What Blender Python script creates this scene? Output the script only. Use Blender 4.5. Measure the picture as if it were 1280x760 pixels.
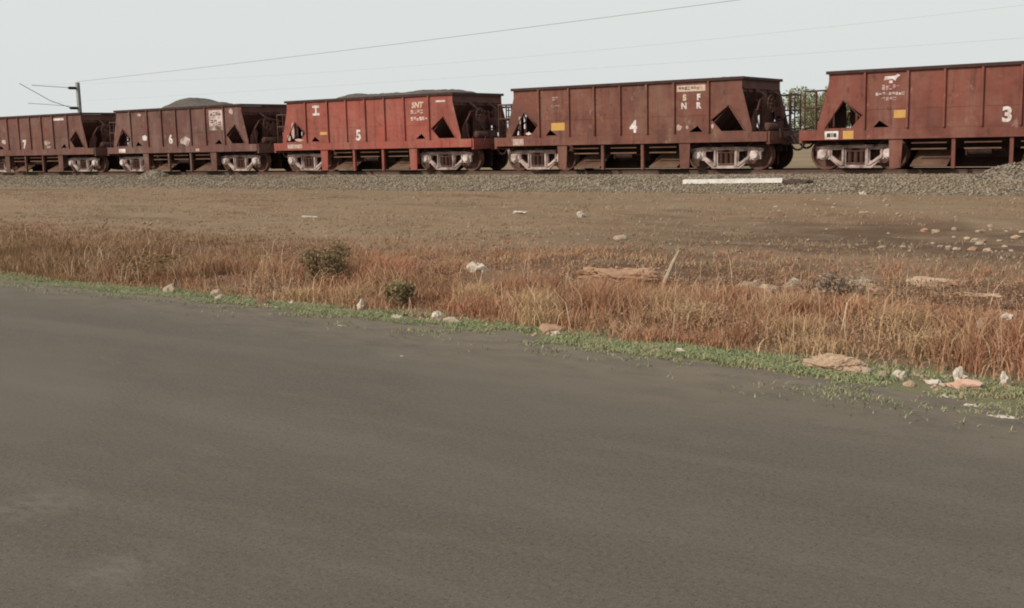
import bpy, bmesh, math, random
import numpy as np
from mathutils import Vector, Matrix

for o in list(bpy.data.objects):
    bpy.data.objects.remove(o)
S = bpy.context.scene
COL = S.collection
R = math.radians
random.seed(7)
rng = np.random.default_rng(11)

# ------------------------------------------------------------------ camera
F_PX, PITCH, YAW, ROLL, CAM_H = 1392.8, 0.1477, -0.6113, -0.0242, 2.30
fw = Vector((math.sin(YAW)*math.cos(PITCH), math.cos(YAW)*math.cos(PITCH), -math.sin(PITCH)))
rt0 = Vector((math.cos(YAW), -math.sin(YAW), 0)); up0 = rt0.cross(fw)
rt = rt0*math.cos(ROLL) + up0*math.sin(ROLL); up = up0*math.cos(ROLL) - rt0*math.sin(ROLL)
cd = bpy.data.cameras.new('camera'); cam = bpy.data.objects.new('camera', cd); COL.objects.link(cam)
cd.sensor_width = 36.0; cd.lens = F_PX/1280*36.0; cd.clip_start = 0.1; cd.clip_end = 3000
m = Matrix((rt, up, -fw)).transposed().to_4x4(); m.translation = Vector((0, 0, CAM_H)); cam.matrix_world = m
S.camera = cam
S.cycles.filter_width = 1.9

# ------------------------------------------------------------------ light
SUN_EL, SUN_AZ = R(33), R(207)          # azimuth clockwise from +Y: the sun stands behind the camera's left shoulder
w = bpy.data.worlds.new('World'); S.world = w; w.use_nodes = True
nt = w.node_tree; nt.nodes.clear()
sky = nt.nodes.new('ShaderNodeTexSky'); sky.sky_type = 'NISHITA'; sky.sun_disc = False
sky.sun_elevation = SUN_EL; sky.sun_rotation = SUN_AZ; sky.air_density = 1.5; sky.dust_density = 6.0
mix = nt.nodes.new('ShaderNodeMix'); mix.data_type = 'RGBA'; mix.inputs[0].default_value = 0.88
mix.inputs[7].default_value = (6.9, 7.2, 7.1, 1)      # the even white veil of a hazy day
bg = nt.nodes.new('ShaderNodeBackground'); bg.inputs[1].default_value = 0.10
wo = nt.nodes.new('ShaderNodeOutputWorld')
nt.links.new(sky.outputs[0], mix.inputs[6]); nt.links.new(mix.outputs[2], bg.inputs[0]); nt.links.new(bg.outputs[0], wo.inputs[0])
ld = bpy.data.lights.new('sun', 'SUN'); ld.energy = 2.4; ld.angle = R(3); ld.color = (1.0, 0.93, 0.83)
sun = bpy.data.objects.new('sun', ld); COL.objects.link(sun)
sd = Vector((math.sin(SUN_AZ)*math.cos(SUN_EL), math.cos(SUN_AZ)*math.cos(SUN_EL), math.sin(SUN_EL)))
sun.rotation_euler = sd.to_track_quat('Z', 'Y').to_euler(); sun.location = sd*60
S.view_settings.view_transform = 'Standard'; S.view_settings.look = 'None'
S.view_settings.exposure = 0.19; S.view_settings.gamma = 1.0; S.view_settings.use_curve_mapping = False

# ------------------------------------------------------------------ helpers
def tag(o, label=None, cat=None, group=None, kind=None):
    if label: o['label'] = label
    if cat: o['category'] = cat
    if group: o['group'] = group
    if kind: o['kind'] = kind
    return o

def link(name, me, mat=None, parent=None):
    o = bpy.data.objects.new(name, me); COL.objects.link(o)
    if parent: o.parent = parent
    if mat:
        if len(me.materials) == 0: me.materials.append(mat)
        o.material_slots[0].link = 'OBJECT'; o.material_slots[0].material = mat
    return o

def empty(name, loc, label, cat, group=None):
    o = bpy.data.objects.new(name, None); COL.objects.link(o); o.location = loc; o.empty_display_size = .3
    return tag(o, label, cat, group)

class MB:
    def __init__(s): s.v = []; s.f = []
    def add(s, vs, fs):
        n = len(s.v); s.v += [tuple(p) for p in vs]; s.f += [tuple(i+n for i in f) for f in fs]; return s
    def box(s, x0, x1, y0, y1, z0, z1):
        vs = [(x, y, z) for x in (x0, x1) for y in (y0, y1) for z in (z0, z1)]
        return s.add(vs, [(0,1,3,2),(4,6,7,5),(0,4,5,1),(2,3,7,6),(0,2,6,4),(1,5,7,3)])
    def prism(s, poly, a0, a1, axis='y'):
        n = len(poly); f = (lambda p, a: (p[0], a, p[1])) if axis == 'y' else (lambda p, a: (a, p[0], p[1]))
        vs = [f(p, a0) for p in poly] + [f(p, a1) for p in poly]
        return s.add(vs, [tuple(range(n)), tuple(range(2*n-1, n-1, -1))] + [(i, (i+1) % n, n+(i+1) % n, n+i) for i in range(n)])
    def tube(s, p0, p1, r, n=8, r1=None):
        p0 = Vector(p0); p1 = Vector(p1); r1 = r if r1 is None else r1
        d = (p1-p0).normalized(); a = d.orthogonal().normalized(); b = d.cross(a)
        vs = [p0 + (a*math.cos(2*math.pi*i/n) + b*math.sin(2*math.pi*i/n))*r for i in range(n)]
        vs += [p1 + (a*math.cos(2*math.pi*i/n) + b*math.sin(2*math.pi*i/n))*r1 for i in range(n)]
        return s.add(vs, [tuple(range(n-1, -1, -1)), tuple(range(n, 2*n))] + [(i, (i+1) % n, n+(i+1) % n, n+i) for i in range(n)])
    def path(s, pts, r, n=6):
        for a, b in zip(pts[:-1], pts[1:]): s.tube(a, b, r, n)
        return s
    def lathe_y(s, prof, cx, cz, n=28):
        k = len(prof); vs = []
        for i in range(n):
            t = 2*math.pi*i/n
            for (y, r) in prof: vs.append((cx + r*math.cos(t), y, cz + r*math.sin(t)))
        fs = [(i*k+j, ((i+1) % n)*k+j, ((i+1) % n)*k+j+1, i*k+j+1) for i in range(n) for j in range(k-1)]
        return s.add(vs, fs)
    def mesh(s, me, fn=lambda p: p):
        return s.add([fn(v.co) for v in me.vertices], [tuple(p.vertices) for p in me.polygons])
    def data(s, name):
        me = bpy.data.meshes.new(name); me.from_pydata(s.v, [], s.f); me.update()
        bm = bmesh.new(); bm.from_mesh(me); bmesh.ops.recalc_face_normals(bm, faces=bm.faces); bm.to_mesh(me); bm.free()
        return me
    def build(s, name, mat, parent=None): return link(name, s.data(name), mat, parent)

def eval_mesh(obj):
    COL.objects.link(obj); bpy.context.view_layer.update()
    me = bpy.data.meshes.new_from_object(obj.evaluated_get(bpy.context.evaluated_depsgraph_get()))
    d = obj.data; bpy.data.objects.remove(obj); bpy.data.curves.remove(d)
    return me

def plate(outer, holes, th):                 # flat plate with cut-outs in the x,z plane, centred on y = 0
    c = bpy.data.curves.new('c', 'CURVE'); c.dimensions = '2D'; c.fill_mode = 'BOTH'; c.extrude = th/2
    for poly in [outer] + holes:
        sp = c.splines.new('POLY'); sp.points.add(len(poly)-1); sp.use_cyclic_u = True
        for p, q in zip(sp.points, poly): p.co = (q[0], q[1], 0, 1)
    return eval_mesh(bpy.data.objects.new('c', c))

def text_mesh(body, size, bold=0.0, shear=0.0):
    c = bpy.data.curves.new('t', 'FONT'); c.body = body; c.size = size; c.extrude = .003; c.offset = bold; c.shear = shear
    c.align_x = 'CENTER'; c.align_y = 'CENTER'
    return eval_mesh(bpy.data.objects.new('t', c))

def arr_mesh(name, verts, loops, sizes):     # fast mesh from numpy arrays
    me = bpy.data.meshes.new(name)
    me.vertices.add(len(verts)); me.vertices.foreach_set('co', np.asarray(verts, np.float32).ravel())
    me.loops.add(len(loops)); me.loops.foreach_set('vertex_index', np.asarray(loops, np.int32))
    st = np.concatenate([[0], np.cumsum(sizes)[:-1]]).astype(np.int32)
    me.polygons.add(len(sizes)); me.polygons.foreach_set('loop_start', st); me.polygons.foreach_set('loop_total', np.asarray(sizes, np.int32))
    me.update(calc_edges=True); me.validate(); return me

_tab = rng.random((256, 256))
def vnoise(x, y):
    x = np.asarray(x, float); y = np.asarray(y, float)
    xi = np.floor(x).astype(int); yi = np.floor(y).astype(int); fx = x-xi; fy = y-yi
    fx = fx*fx*(3-2*fx); fy = fy*fy*(3-2*fy); g = lambda a, b: _tab[a % 256, b % 256]
    return (g(xi, yi)*(1-fx)+g(xi+1, yi)*fx)*(1-fy) + (g(xi, yi+1)*(1-fx)+g(xi+1, yi+1)*fx)*fy
def fbm(x, y, o=4):
    r = 0; a = .5
    for i in range(o): r = r + a*vnoise(x*2**i+17*i, y*2**i+31*i); a *= .5
    return r/(1-.5**o)

# ------------------------------------------------------------------ materials
class N:
    def __init__(s, name, rough=.85, spec=.25):
        s.m = bpy.data.materials.new(name); s.m.use_nodes = True; s.t = s.m.node_tree; s.b = s.t.nodes['Principled BSDF']
        s.b.inputs['Roughness'].default_value = rough; s.b.inputs['Specular IOR Level'].default_value = spec
        s.pos = s.t.nodes.new('ShaderNodeNewGeometry')
    def node(s, t): return s.t.nodes.new(t)
    def ln(s, a, b): s.t.links.new(a, b)
    def mapped(s, sc):
        n = s.node('ShaderNodeVectorMath'); n.operation = 'MULTIPLY'; n.inputs[1].default_value = sc
        s.ln(s.pos.outputs['Position'], n.inputs[0]); return n.outputs[0]
    def noise(s, sc, detail=4, lo=.35, hi=.65, rough=.55):
        n = s.node('ShaderNodeTexNoise'); n.inputs['Scale'].default_value = 1; n.inputs['Detail'].default_value = detail
        n.inputs['Roughness'].default_value = rough
        s.ln(s.mapped(sc if isinstance(sc, tuple) else (sc,)*3), n.inputs['Vector'])
        return s.rng(n.outputs[0], lo, hi)
    def rng(s, sock, lo, hi, a=0., b=1.):
        r = s.node('ShaderNodeMapRange'); r.inputs[1].default_value = lo; r.inputs[2].default_value = hi
        r.inputs[3].default_value = a; r.inputs[4].default_value = b; s.ln(sock, r.inputs[0]); return r.outputs[0]
    def mul(s, a, b):
        n = s.node('ShaderNodeMath'); n.operation = 'MULTIPLY'; s.ln(a, n.inputs[0])
        if isinstance(b, (int, float)): n.inputs[1].default_value = b
        else: s.ln(b, n.inputs[1])
        return n.outputs[0]
    def mix(s, f, a, b):
        n = s.node('ShaderNodeMix'); n.data_type = 'RGBA'
        if isinstance(f, (int, float)): n.inputs[0].default_value = f
        else: s.ln(f, n.inputs[0])
        for i, c in ((6, a), (7, b)):
            if isinstance(c, tuple): n.inputs[i].default_value = (*c, 1)
            else: s.ln(c, n.inputs[i])
        return n.outputs[2]
    def sep(s):
        n = s.node('ShaderNodeSeparateXYZ'); s.ln(s.pos.outputs['Position'], n.inputs[0]); return n.outputs
    def bump(s, h, st, dist=.02):
        n = s.node('ShaderNodeBump'); n.inputs['Strength'].default_value = st; n.inputs['Distance'].default_value = dist
        s.ln(h, n.inputs['Height']); s.ln(n.outputs[0], s.b.inputs['Normal'])
    def out(s, c):
        if isinstance(c, tuple): s.b.inputs['Base Color'].default_value = (*c, 1)
        else: s.ln(c, s.b.inputs['Base Color'])
        return s.m

def paint(name, base, dark, dust, k=.5):
    n = N(name, .68, .28)
    c = n.mix(n.noise(.55, 3, .35, .68), base, dark)                                   # faded plate by plate
    c = n.mix(n.mul(n.noise((.9, .9, .9), 5, .5, .66, .6), .7), c, tuple(v*.72 for v in dark))
    c = n.mix(n.mul(n.noise((2.6, 2.6, .45), 5, .5, .74), .75), c, dust)               # run-down dusty streaks
    c = n.mix(n.mul(n.noise((7, 7, .5), 4, .56, .70), .6), c, (.085, .034, .026))      # dark rain streaks
    c = n.mix(n.mul(n.noise((5, 5, 3.5), 6, .58, .70, .65), .8*k+.3), c, (.060, .026, .020))   # rust blooms
    c = n.mix(n.mul(n.noise(1.3, 4, .52, .74), k), c, dust)
    c = n.mix(n.mul(n.noise((3.2, 3.2, 1.8), 6, .62, .70, .7), .5), c, (.34, .23, .18))   # scuffs
    n.bump(n.noise((1.3, 1.3, 1.6), 2, .2, .8), .6, .06)
    return n.out(c)
P3 = paint('paint_red_oxide', (.232, .068, .045), (.175, .057, .041), (.24, .112, .082), .45)
P4 = paint('paint_brown_oxide', (.192, .067, .044), (.148, .057, .042), (.21, .112, .080), .6)
P5 = paint('paint_bright_oxide', (.335, .082, .058), (.265, .072, .052), (.32, .130, .098), .35)
P6 = paint('paint_dull_oxide', (.162, .066, .050), (.125, .057, .046), (.19, .122, .098), .7)
P7 = paint('paint_faded_oxide', (.165, .066, .050), (.135, .060, .047), (.19, .115, .09), .65)

def simple(name, base, var, sc=4., rough=.8, bump=0., spec=.25):
    n = N(name, rough, spec); c = n.mix(n.noise(sc, 5, .35, .7), base, var)
    if bump: n.bump(n.noise(sc*3, 5, .2, .8), bump, .02)
    return n.out(c)
UNDER = simple('underframe_steel', (.070, .030, .022), (.12, .062, .046), 2.5)
DARK = simple('dark_steel', (.030, .017, .014), (.065, .034, .027), 3)  # near-black steel for undergear, couplers and insulators
HOPPER = simple('bare_hopper_sheet', (.085, .034, .027), (.135, .062, .050), 2)
FRAMEC = simple('dusty_highlit_steel', (.62, .48, .43), (.085, .042, .033), 3.1)  # dust, plus the white highlights on the bogie frames painted in as patches
PALE = simple('highlit_casting', (.80, .70, .66), (.40, .28, .24), 4)  # off-white dusty axle boxes, their bright highlight painted into the colour
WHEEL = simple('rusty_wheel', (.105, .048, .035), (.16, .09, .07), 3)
SHADED_WHEEL = simple('shaded_wheel', (.045, .025, .02), (.09, .045, .035), 3)  # far-side wheels: the shade under the wagon is put into this colour
DOOR = simple('dusty_chute_plate', (.19, .115, .076), (.11, .052, .036), 1.6)
RIM = simple('grimy_rim', (.040, .022, .018), (.075, .038, .032), 2.5)
WHITE = simple('white_paint', (.76, .72, .69), (.46, .32, .28), 7)
WHITE2 = simple('faded_white_paint', (.55, .42, .38), (.36, .20, .17), 9)
CREAM = simple('faded_cream_paint', (.62, .50, .37), (.50, .33, .29), 5)
YELLOW = simple('ochre_paint', (.60, .35, .10), (.50, .27, .09), 8)
BLACKP = simple('black_paint', (.03, .03, .03), (.06, .055, .05), 8)
RAIL = simple('rusted_rail', (.10, .055, .04), (.16, .10, .075), 6, .6)
CONC = simple('concrete', (.44, .40, .36), (.33, .29, .25), 5, .9, .3)
CONC2 = simple('white_concrete', (.66, .62, .58), (.50, .45, .40), 5, .9, .3)
ORE = simple('iron_ore', (.085, .070, .062), (.150, .122, .105), 9, .95, .8)
GALV = simple('galvanised_steel', (.30, .32, .31), (.22, .23, .22), 3, .5)
WIRE = simple('wire', (.26, .26, .25), (.20, .20, .20), 3, .5)
STONE = simple('pale_stone', (.42, .34, .26), (.28, .20, .14), 9, .95, .5)
STONE2 = simple('brown_stone', (.21, .14, .095), (.12, .075, .05), 9, .95, .5)
PLASTIC = simple('white_litter', (.60, .53, .45), (.38, .30, .23), 14, .7)
PINKL = simple('pinkish_litter', (.50, .30, .22), (.58, .40, .31), 12, .7)
SAND = simple('pale_earth', (.50, .36, .25), (.38, .25, .165), 10, .95, .8)
CLAY = simple('ruddy_earth', (.30, .165, .10), (.38, .24, .16), 6, .95, .6)
WOOD = simple('weathered_wood', (.46, .36, .26), (.33, .24, .16), 10, .9)
RAG = simple('dark_rag', (.05, .035, .03), (.10, .07, .055), 8, .95)

# ------------------------------------------------------------------ the lie of the land
PY = [-60, 10.4, 11, 12.2, 14, 16, 18, 24, 29.6, 30.4, 32.9, 33.5, 37.2, 40, 60, 3000]
PZ = [-.03, -.01, -.03, -.10, 0, .18, .30, .45, .54, .60, .92, .945, .945, .5, .3, .3]
def edge_y(x): return np.interp(x, [-60, -20, -12, -8, -5, -2, 0, 10, 40], [11.3, 11.15, 11.0, 10.7, 10.25, 9.7, 9.45, 8.9, 8.6])
def ground_z(x, y):
    x = np.asarray(x, float); y = np.asarray(y, float)
    ye = y + np.clip(10.8-edge_y(x), 0, 2)*np.clip((16-y)/4, 0, 1)
    z = np.interp(ye, PY, PZ)
    a = np.clip((ye-11.2)/2, 0, 1)*np.clip((30-y)/1.5, 0, 1)
    z = z + a*(.20*(fbm(x*.33, y*.5, 4)-.5) + .05*(fbm(x*2, y*2, 3)-.5))
    z = z + np.clip((y-30.2)/.6, 0, 1)*np.clip((33.4-y)/.6, 0, 1)*.10*(fbm(x*.7, y*1.1, 3)-.5)
    # a rutted hollow with bare dark soil towards the right
    z = z - .16*np.exp(-((y-20.6)/1.5)**2)*np.clip((x+11)/4, 0, 1)
    return z
def gz(x, y): return float(ground_z(x, y))

GREY_BALLAST = (.215, .180, .145)
def ground_mat():
    n = N('earth', .95, .1); X, Y, Z = n.sep()
    yw = n.node('ShaderNodeMath'); yw.operation = 'ADD'; n.ln(Y, yw.inputs[0]); n.ln(n.rng(n.noise((.35, .6, .5), 5, .25, .75), 0, 1, -1.3, 1.3), yw.inputs[1]); yw = yw.outputs[0]
    yf = n.node('ShaderNodeMath'); yf.operation = 'ADD'; n.ln(Y, yf.inputs[0]); n.ln(n.rng(n.noise(2.2, 5, .25, .75), 0, 1, -.35, .35), yf.inputs[1]); yf = yf.outputs[0]
    c = n.mix(n.noise(3, 6, .3, .7), (.155, .155, .082), (.21, .18, .11))            # dusty verge
    soil = n.mix(n.noise(1.6, 6, .3, .7), (.17, .092, .055), (.25, .15, .092))         # reddish bank
    c = n.mix(n.rng(yf, 11.3, 12.1), c, soil)
    tan = n.mix(n.noise((.5, .9, 1), 5, .35, .68), (.25, .165, .103), (.21, .147, .092))
    tan = n.mix(n.mul(n.noise((.22, .55, 1), 5, .48, .68), .85), tan, (.235, .135, .082))
    tan = n.mix(n.mul(n.noise((5, 7, 5), 6, .45, .75, .7), .5), tan, (.30, .235, .16))
    c = n.mix(n.rng(yw, 15.6, 18.0), c, tan)
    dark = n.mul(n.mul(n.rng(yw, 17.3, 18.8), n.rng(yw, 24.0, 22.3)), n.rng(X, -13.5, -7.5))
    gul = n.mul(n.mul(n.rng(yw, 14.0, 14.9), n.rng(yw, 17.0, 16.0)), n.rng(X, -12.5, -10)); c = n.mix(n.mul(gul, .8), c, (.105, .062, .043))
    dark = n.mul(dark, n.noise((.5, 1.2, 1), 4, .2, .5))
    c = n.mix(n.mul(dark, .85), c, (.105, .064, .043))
    c = n.mix(n.mul(n.noise((.18, .8, 1), 4, .56, .68), .6), c, (.13, .085, .055)); c = n.mix(n.mul(n.noise((.9, 2.6, 1), 6, .52, .70, .7), .55), c, (.31, .225, .15))
    grit = n.mix(n.noise(11, 6, .3, .7, .7), (.14, .108, .078), (.30, .24, .178))
    grit = n.mix(n.mul(n.noise((.25, .5, 1), 3, .4, .7), .6), grit, (.205, .155, .10))
    c = n.mix(n.rng(yf, 29.7, 30.6), c, grit)
    far = n.rng(Y, 38, 46)
    c = n.mix(far, c, n.mix(n.noise(.12, 5, .35, .65), (.27, .185, .12), (.19, .15, .085)))
    n.bump(n.noise(7, 8, .2, .8, .7), .7, .05)
    return n.out(c)

def ground_sheet():
    xs = np.concatenate([[-1500, -800, -400, -220, -140, -100, -80], np.arange(-66, 6, .22), [8, 11, 15, 22, 35, 60, 100, 200, 400, 900]])
    ys = np.concatenate([[-400, -150, -60, -30, -15, -6, 0, 4, 7], np.arange(8.4, 34, .2), np.arange(34, 42, .8), [45, 50, 56, 64, 75, 95, 130, 200, 350, 700, 1500, 2600]])
    gx, gy = np.meshgrid(xs, ys); z = ground_z(gx, gy)
    v = np.stack([gx.ravel(), gy.ravel(), z.ravel()], 1); nx, ny = len(xs), len(ys)
    i = (np.arange(ny-1)[:, None]*nx + np.arange(nx-1)[None, :]).ravel()
    lo = np.stack([i, i+1, i+nx+1, i+nx], 1).ravel()
    me = arr_mesh('ground', v, lo, np.full(len(i), 4)); me.polygons.foreach_set('use_smooth', np.ones(len(i), bool))
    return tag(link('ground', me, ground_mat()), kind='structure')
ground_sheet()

def road_mat():
    n = N('old_asphalt', .88, .22); X, Y, Z = n.sep()
    c = n.mix(n.noise((.10, .45, 1), 5, .35, .68), (.082, .064, .050), (.103, .080, .063))
    c = n.mix(n.mul(n.noise((.05, 1.1, 1), 3, .5, .75), .6), c, (.128, .109, .086))          # polished lengthwise bands
    c = n.mix(n.mul(n.noise((.5, 1.4, 1), 5, .52, .74, .65), .5), c, (.078, .064, .048))      # darker worn spots
    c = n.mix(n.mul(n.noise(26, 6, .42, .72, .8), .5), c, (.175, .150, .118))                # aggregate
    c = n.mix(n.mul(n.noise(70, 3, .52, .70, .7), .5), c, (.20, .18, .15))
    c = n.mix(n.mul(n.noise((1.3, 3.2, 1), 6, .50, .66, .75), .45), c, (.135, .112, .084))   # dust lying in the hollows
    c = n.mix(n.mul(n.noise(38, 2, .58, .70), .6), c, (.040, .034, .028))
    for (px, py, r) in ((-5.15, 3.55, .36), (-6.6, 3.95, .40), (-7.8, 9.0, .35)):             # spots of spilt pale dust
        d = n.node('ShaderNodeVectorMath'); d.operation = 'DISTANCE'; d.inputs[1].default_value = (px, py, 0.0)
        n.ln(n.pos.outputs['Position'], d.inputs[0])
        f = n.mul(n.rng(d.outputs['Value'], r, r*.2), n.noise((6, 12, 1), 5, .35, .7))
        c = n.mix(n.mul(f, .5), c, (.20, .175, .14))
    c = n.mix(n.mul(n.noise((.22, .30, 1), 2, .55, .60, .3), .35), c, (.130, .108, .080))     # dusty worn areas
    yf = n.node('ShaderNodeMath'); yf.operation = 'SUBTRACT'
    e = n.node('ShaderNodeFloatCurve')
    ex = [-20, -12, -8, -5, -2, 10]
    ey = n.node('ShaderNodeMapRange'); ey.inputs[1].default_value = -13; ey.inputs[2].default_value = -1; ey.inputs[3].default_value = 11.05; ey.inputs[4].default_value = 9.6
    n.ln(X, ey.inputs[0]); n.t.nodes.remove(e)
    n.ln(Y, yf.inputs[0]); n.ln(ey.outputs[0], yf.inputs[1])
    f = n.mul(n.rng(yf.outputs[0], -2.0, -.2), n.noise((1.6, 2.8, 1), 7, .32, .60, .7))
    c = n.mix(n.mul(f, .85), c, (.18, .142, .10))                                             # dust blown in from the verge
    n.bump(n.noise(45, 4, .2, .8, .7), .35, .01)
    return n.out(c)
def road_sheet():
    xs = np.concatenate([[-400, -200, -120, -80], np.arange(-60, 8, .12), [10, 15, 30, 80, 200]])
    t = np.array([0, .35, .7, .9, .97, 1.0]); y0 = -4.5
    e = edge_y(xs) + .22*(fbm(xs*1.3, xs*0, 4)-.5)*2 + .10
    v = []; ny = len(t)
    for j in range(ny):
        yy = y0 + (e-y0)*t[j]; v.append(np.stack([xs, yy, np.full(len(xs), .0) - (.02 if j == ny-1 else 0) - np.where(j == ny-2, .004, 0)], 1))
    v = np.concatenate(v); nx = len(xs)
    i = (np.arange(ny-1)[:, None]*nx + np.arange(nx-1)[None, :]).ravel(); lo = np.stack([i, i+1, i+nx+1, i+nx], 1).ravel()
    me = arr_mesh('road', v, lo, np.full(len(i), 4))
    return tag(link('road', me, road_mat()), kind='structure')
road_sheet()

# ------------------------------------------------------------------ the hopper wagons
D0 = 33.647; YC = D0 + 1.58; RAIL_Z = 1.087; PITCH_W = 11.6; X4 = -23.2835 + 4.4
RIBS = [-3.3, -2.05, -1.02, 0, 1.02, 2.03, 3.26]
MESH = {}
def cached(key, fn):
    if key not in MESH: MESH[key] = fn().data(key)
    return MESH[key]
def mir(poly): return [(-x, z) for x, z in poly]

def side_panel():
    outer = [(-4.4, 2.9), (4.4, 2.9), (4.4, 2.62), (4.74, 1.36), (4.74, 1.235), (-4.74, 1.235), (-4.74, 1.36), (-4.4, 2.62)]
    dia = [(3.94, 2.07), (3.37, 1.64), (3.70, 1.275), (4.48, 1.275)]
    tri = [(2.86, 1.47), (2.56, 1.27), (3.04, 1.27)]
    me = plate(outer, [dia, mir(dia), tri, mir(tri)], .016)
    mb = MB().mesh(me, lambda p: (p[0], p[2]-.008, p[1]))       # outer face at y = -0.016
    for x in RIBS:
        mb.box(x-.03, x+.03, -.085, -.018, 1.24, 2.88)
        mb.box(x-.05, x+.05, -.026, -.019, 1.24, 2.885)
    segs = [-3.24] + [v for x in RIBS[1:-1] for v in (x-.052, x+.052)] + [3.2]
    for a, b in zip(segs[0::2], segs[1::2]): mb.box(a, b, -.026, -.017, 1.80, 1.825)
    for sx in (-1, 1):                                          # stiffening flats along the cut-out
        for (a, b) in (((3.94, 2.10), (3.33, 1.64)), ((3.97, 2.10), (4.52, 1.28))):
            mb.tube((sx*a[0], -.03, a[1]), (sx*b[0], -.03, b[1]), .022, 4)
    return mb
def top_rim():
    mb = MB()
    for s in (-1, 1):
        mb.box(-4.47, 4.47, min(s*1.53, s*1.67), max(s*1.53, s*1.67), 2.885, 2.975)
        mb.box(min(s*4.35, s*4.47), max(s*4.35, s*4.47), -1.528, 1.528, 2.885, 2.972)
    return mb
def side_sill(): return MB().box(-5.24, 5.24, -.024, .06, .925, 1.232).box(-5.24, 5.24, -.045, -.0255, .926, .95)
def hopper_end():
    mb = MB()
    mb.box(4.372, 4.392, -1.555, 1.555, 2.50, 2.88)
    th = .03; mb.prism([(4.39, 2.52), (4.37, 2.49), (2.85, .98), (2.83, 1.02)], -1.555, 1.555)
    for y in (-1.0, -.35, .35, 1.0): mb.prism([(4.43, 2.49), (4.40, 2.45), (2.98, 1.05), (2.95, 1.07)], y-.03, y+.03)
    mb.box(4.395, 4.44, -1.5, 1.5, 2.60, 2.66)
    for y in (-1.1, -.55, 0, .55, 1.1): mb.box(4.393, 4.44, y-.03, y+.03, 2.50, 2.597)
    return mb
def end_post():
    mb = MB()
    mb.box(4.74, 4.82, -.07, .07, 1.17, 2.40).box(4.70, 4.738, -.10, .10, 1.17, 2.36)
    mb.prism([(4.40, 2.62), (4.46, 2.62), (4.82, 2.40), (4.76, 2.38)], -.05, .05)
    return mb
def cover_plate(): return MB().prism([(-.56, 1.152), (.56, 1.152), (.56, 1.90), (.34, 2.12), (-.34, 2.12), (-.56, 1.90)], 4.56, 4.62, 'x').box(4.62, 4.66, -.50, .50, 1.60, 1.65)
def platform():
    mb = MB().box(3.6, 5.215, -1.49, 1.49, 1.10, 1.15)
    for y in (-1.1, -.4, .4, 1.1): mb.box(3.2, 5.2, y-.05, y+.05, .98, 1.098)
    return mb
def headstock(): return MB().box(5.217, 5.32, -1.56, 1.56, .84, 1.24).box(5.322, 5.35, -.45, .45, .80, 1.20).box(5.322, 5.345, -1.5, -1.2, .95, 1.15)
def coupler():
    mb = MB().box(5.352, 5.55, -.10, .10, .88, 1.08)
    poly = [(5.55, -.17), (5.78, -.2), (5.795, -.06), (5.70, .02), (5.79, .10), (5.76, .22), (5.55, .18)]
    n = len(poly); vs = [(x, y, .80) for x, y in poly] + [(x, y, 1.16) for x, y in poly]
    mb.add(vs, [tuple(range(n)), tuple(range(2*n-1, n-1, -1))] + [(i, (i+1) % n, n+(i+1) % n, n+i) for i in range(n)])
    mb.tube((5.40, -.9, 1.30), (5.40, .9, 1.30), .022, 6).tube((5.40, -.9, 1.30), (5.55, -1.25, 1.02), .022, 6)
    return mb
def brake_hose():
    p = [(5.36, -.42, 1.02), (5.46, -.42, .98), (5.58, -.41, .80), (5.68, -.40, .66), (5.79, -.38, .62)]
    return MB().path(p, .035, 8)
def brake_pipe():
    q = [(5.36, .42, 1.02), (5.46, .42, .98), (5.58, .41, .82), (5.68, .40, .70), (5.79, .38, .66)]
    return MB().path(q, .035, 8)
def hand_rail():
    y = -1.42; mb = MB()
    for x in (4.86, 5.20): mb.tube((x, y, 1.15), (x, y, 2.42), .026, 6)
    mb.tube((4.42, y, 2.42), (5.21, y, 2.42), .028, 6).tube((4.60, y, 1.92), (5.21, y, 1.92), .026, 6)
    mb.tube((5.20, y, 2.42), (5.20, -.4, 2.42), .02, 6).tube((5.20, -.4, 2.42), (5.20, -.4, 1.15), .02, 6).tube((5.20, y, 1.92), (5.20, -.4, 1.92), .02, 6)
    return mb
def brake_wheel():
    mb = MB(); c = (4.98, -.62, 2.10); r = .27; k = 18
    ring = [(c[0], c[1]+r*math.cos(2*math.pi*i/k), c[2]+r*math.sin(2*math.pi*i/k)) for i in range(k+1)]
    mb.path(ring, .024, 6)
    for i in range(0, k, 3): mb.tube(c, ring[i], .016, 5)
    mb.tube((4.80, c[1], c[2]), (5.02, c[1], c[2]), .04, 8).tube((4.88, c[1], c[2]), (4.88, c[1], 1.16), .026, 6)
    return mb
def air_reservoir(): return MB().lathe_y([(-1.0, .0), (-.99, .09), (-.93, .15), (-.33, .15), (-.27, .09), (-.26, .0)], 4.98, 1.36, 16).box(4.86, 5.10, -.9, -.82, 1.152, 1.26).box(4.86, 5.10, -.46, -.38, 1.152, 1.26)
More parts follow.
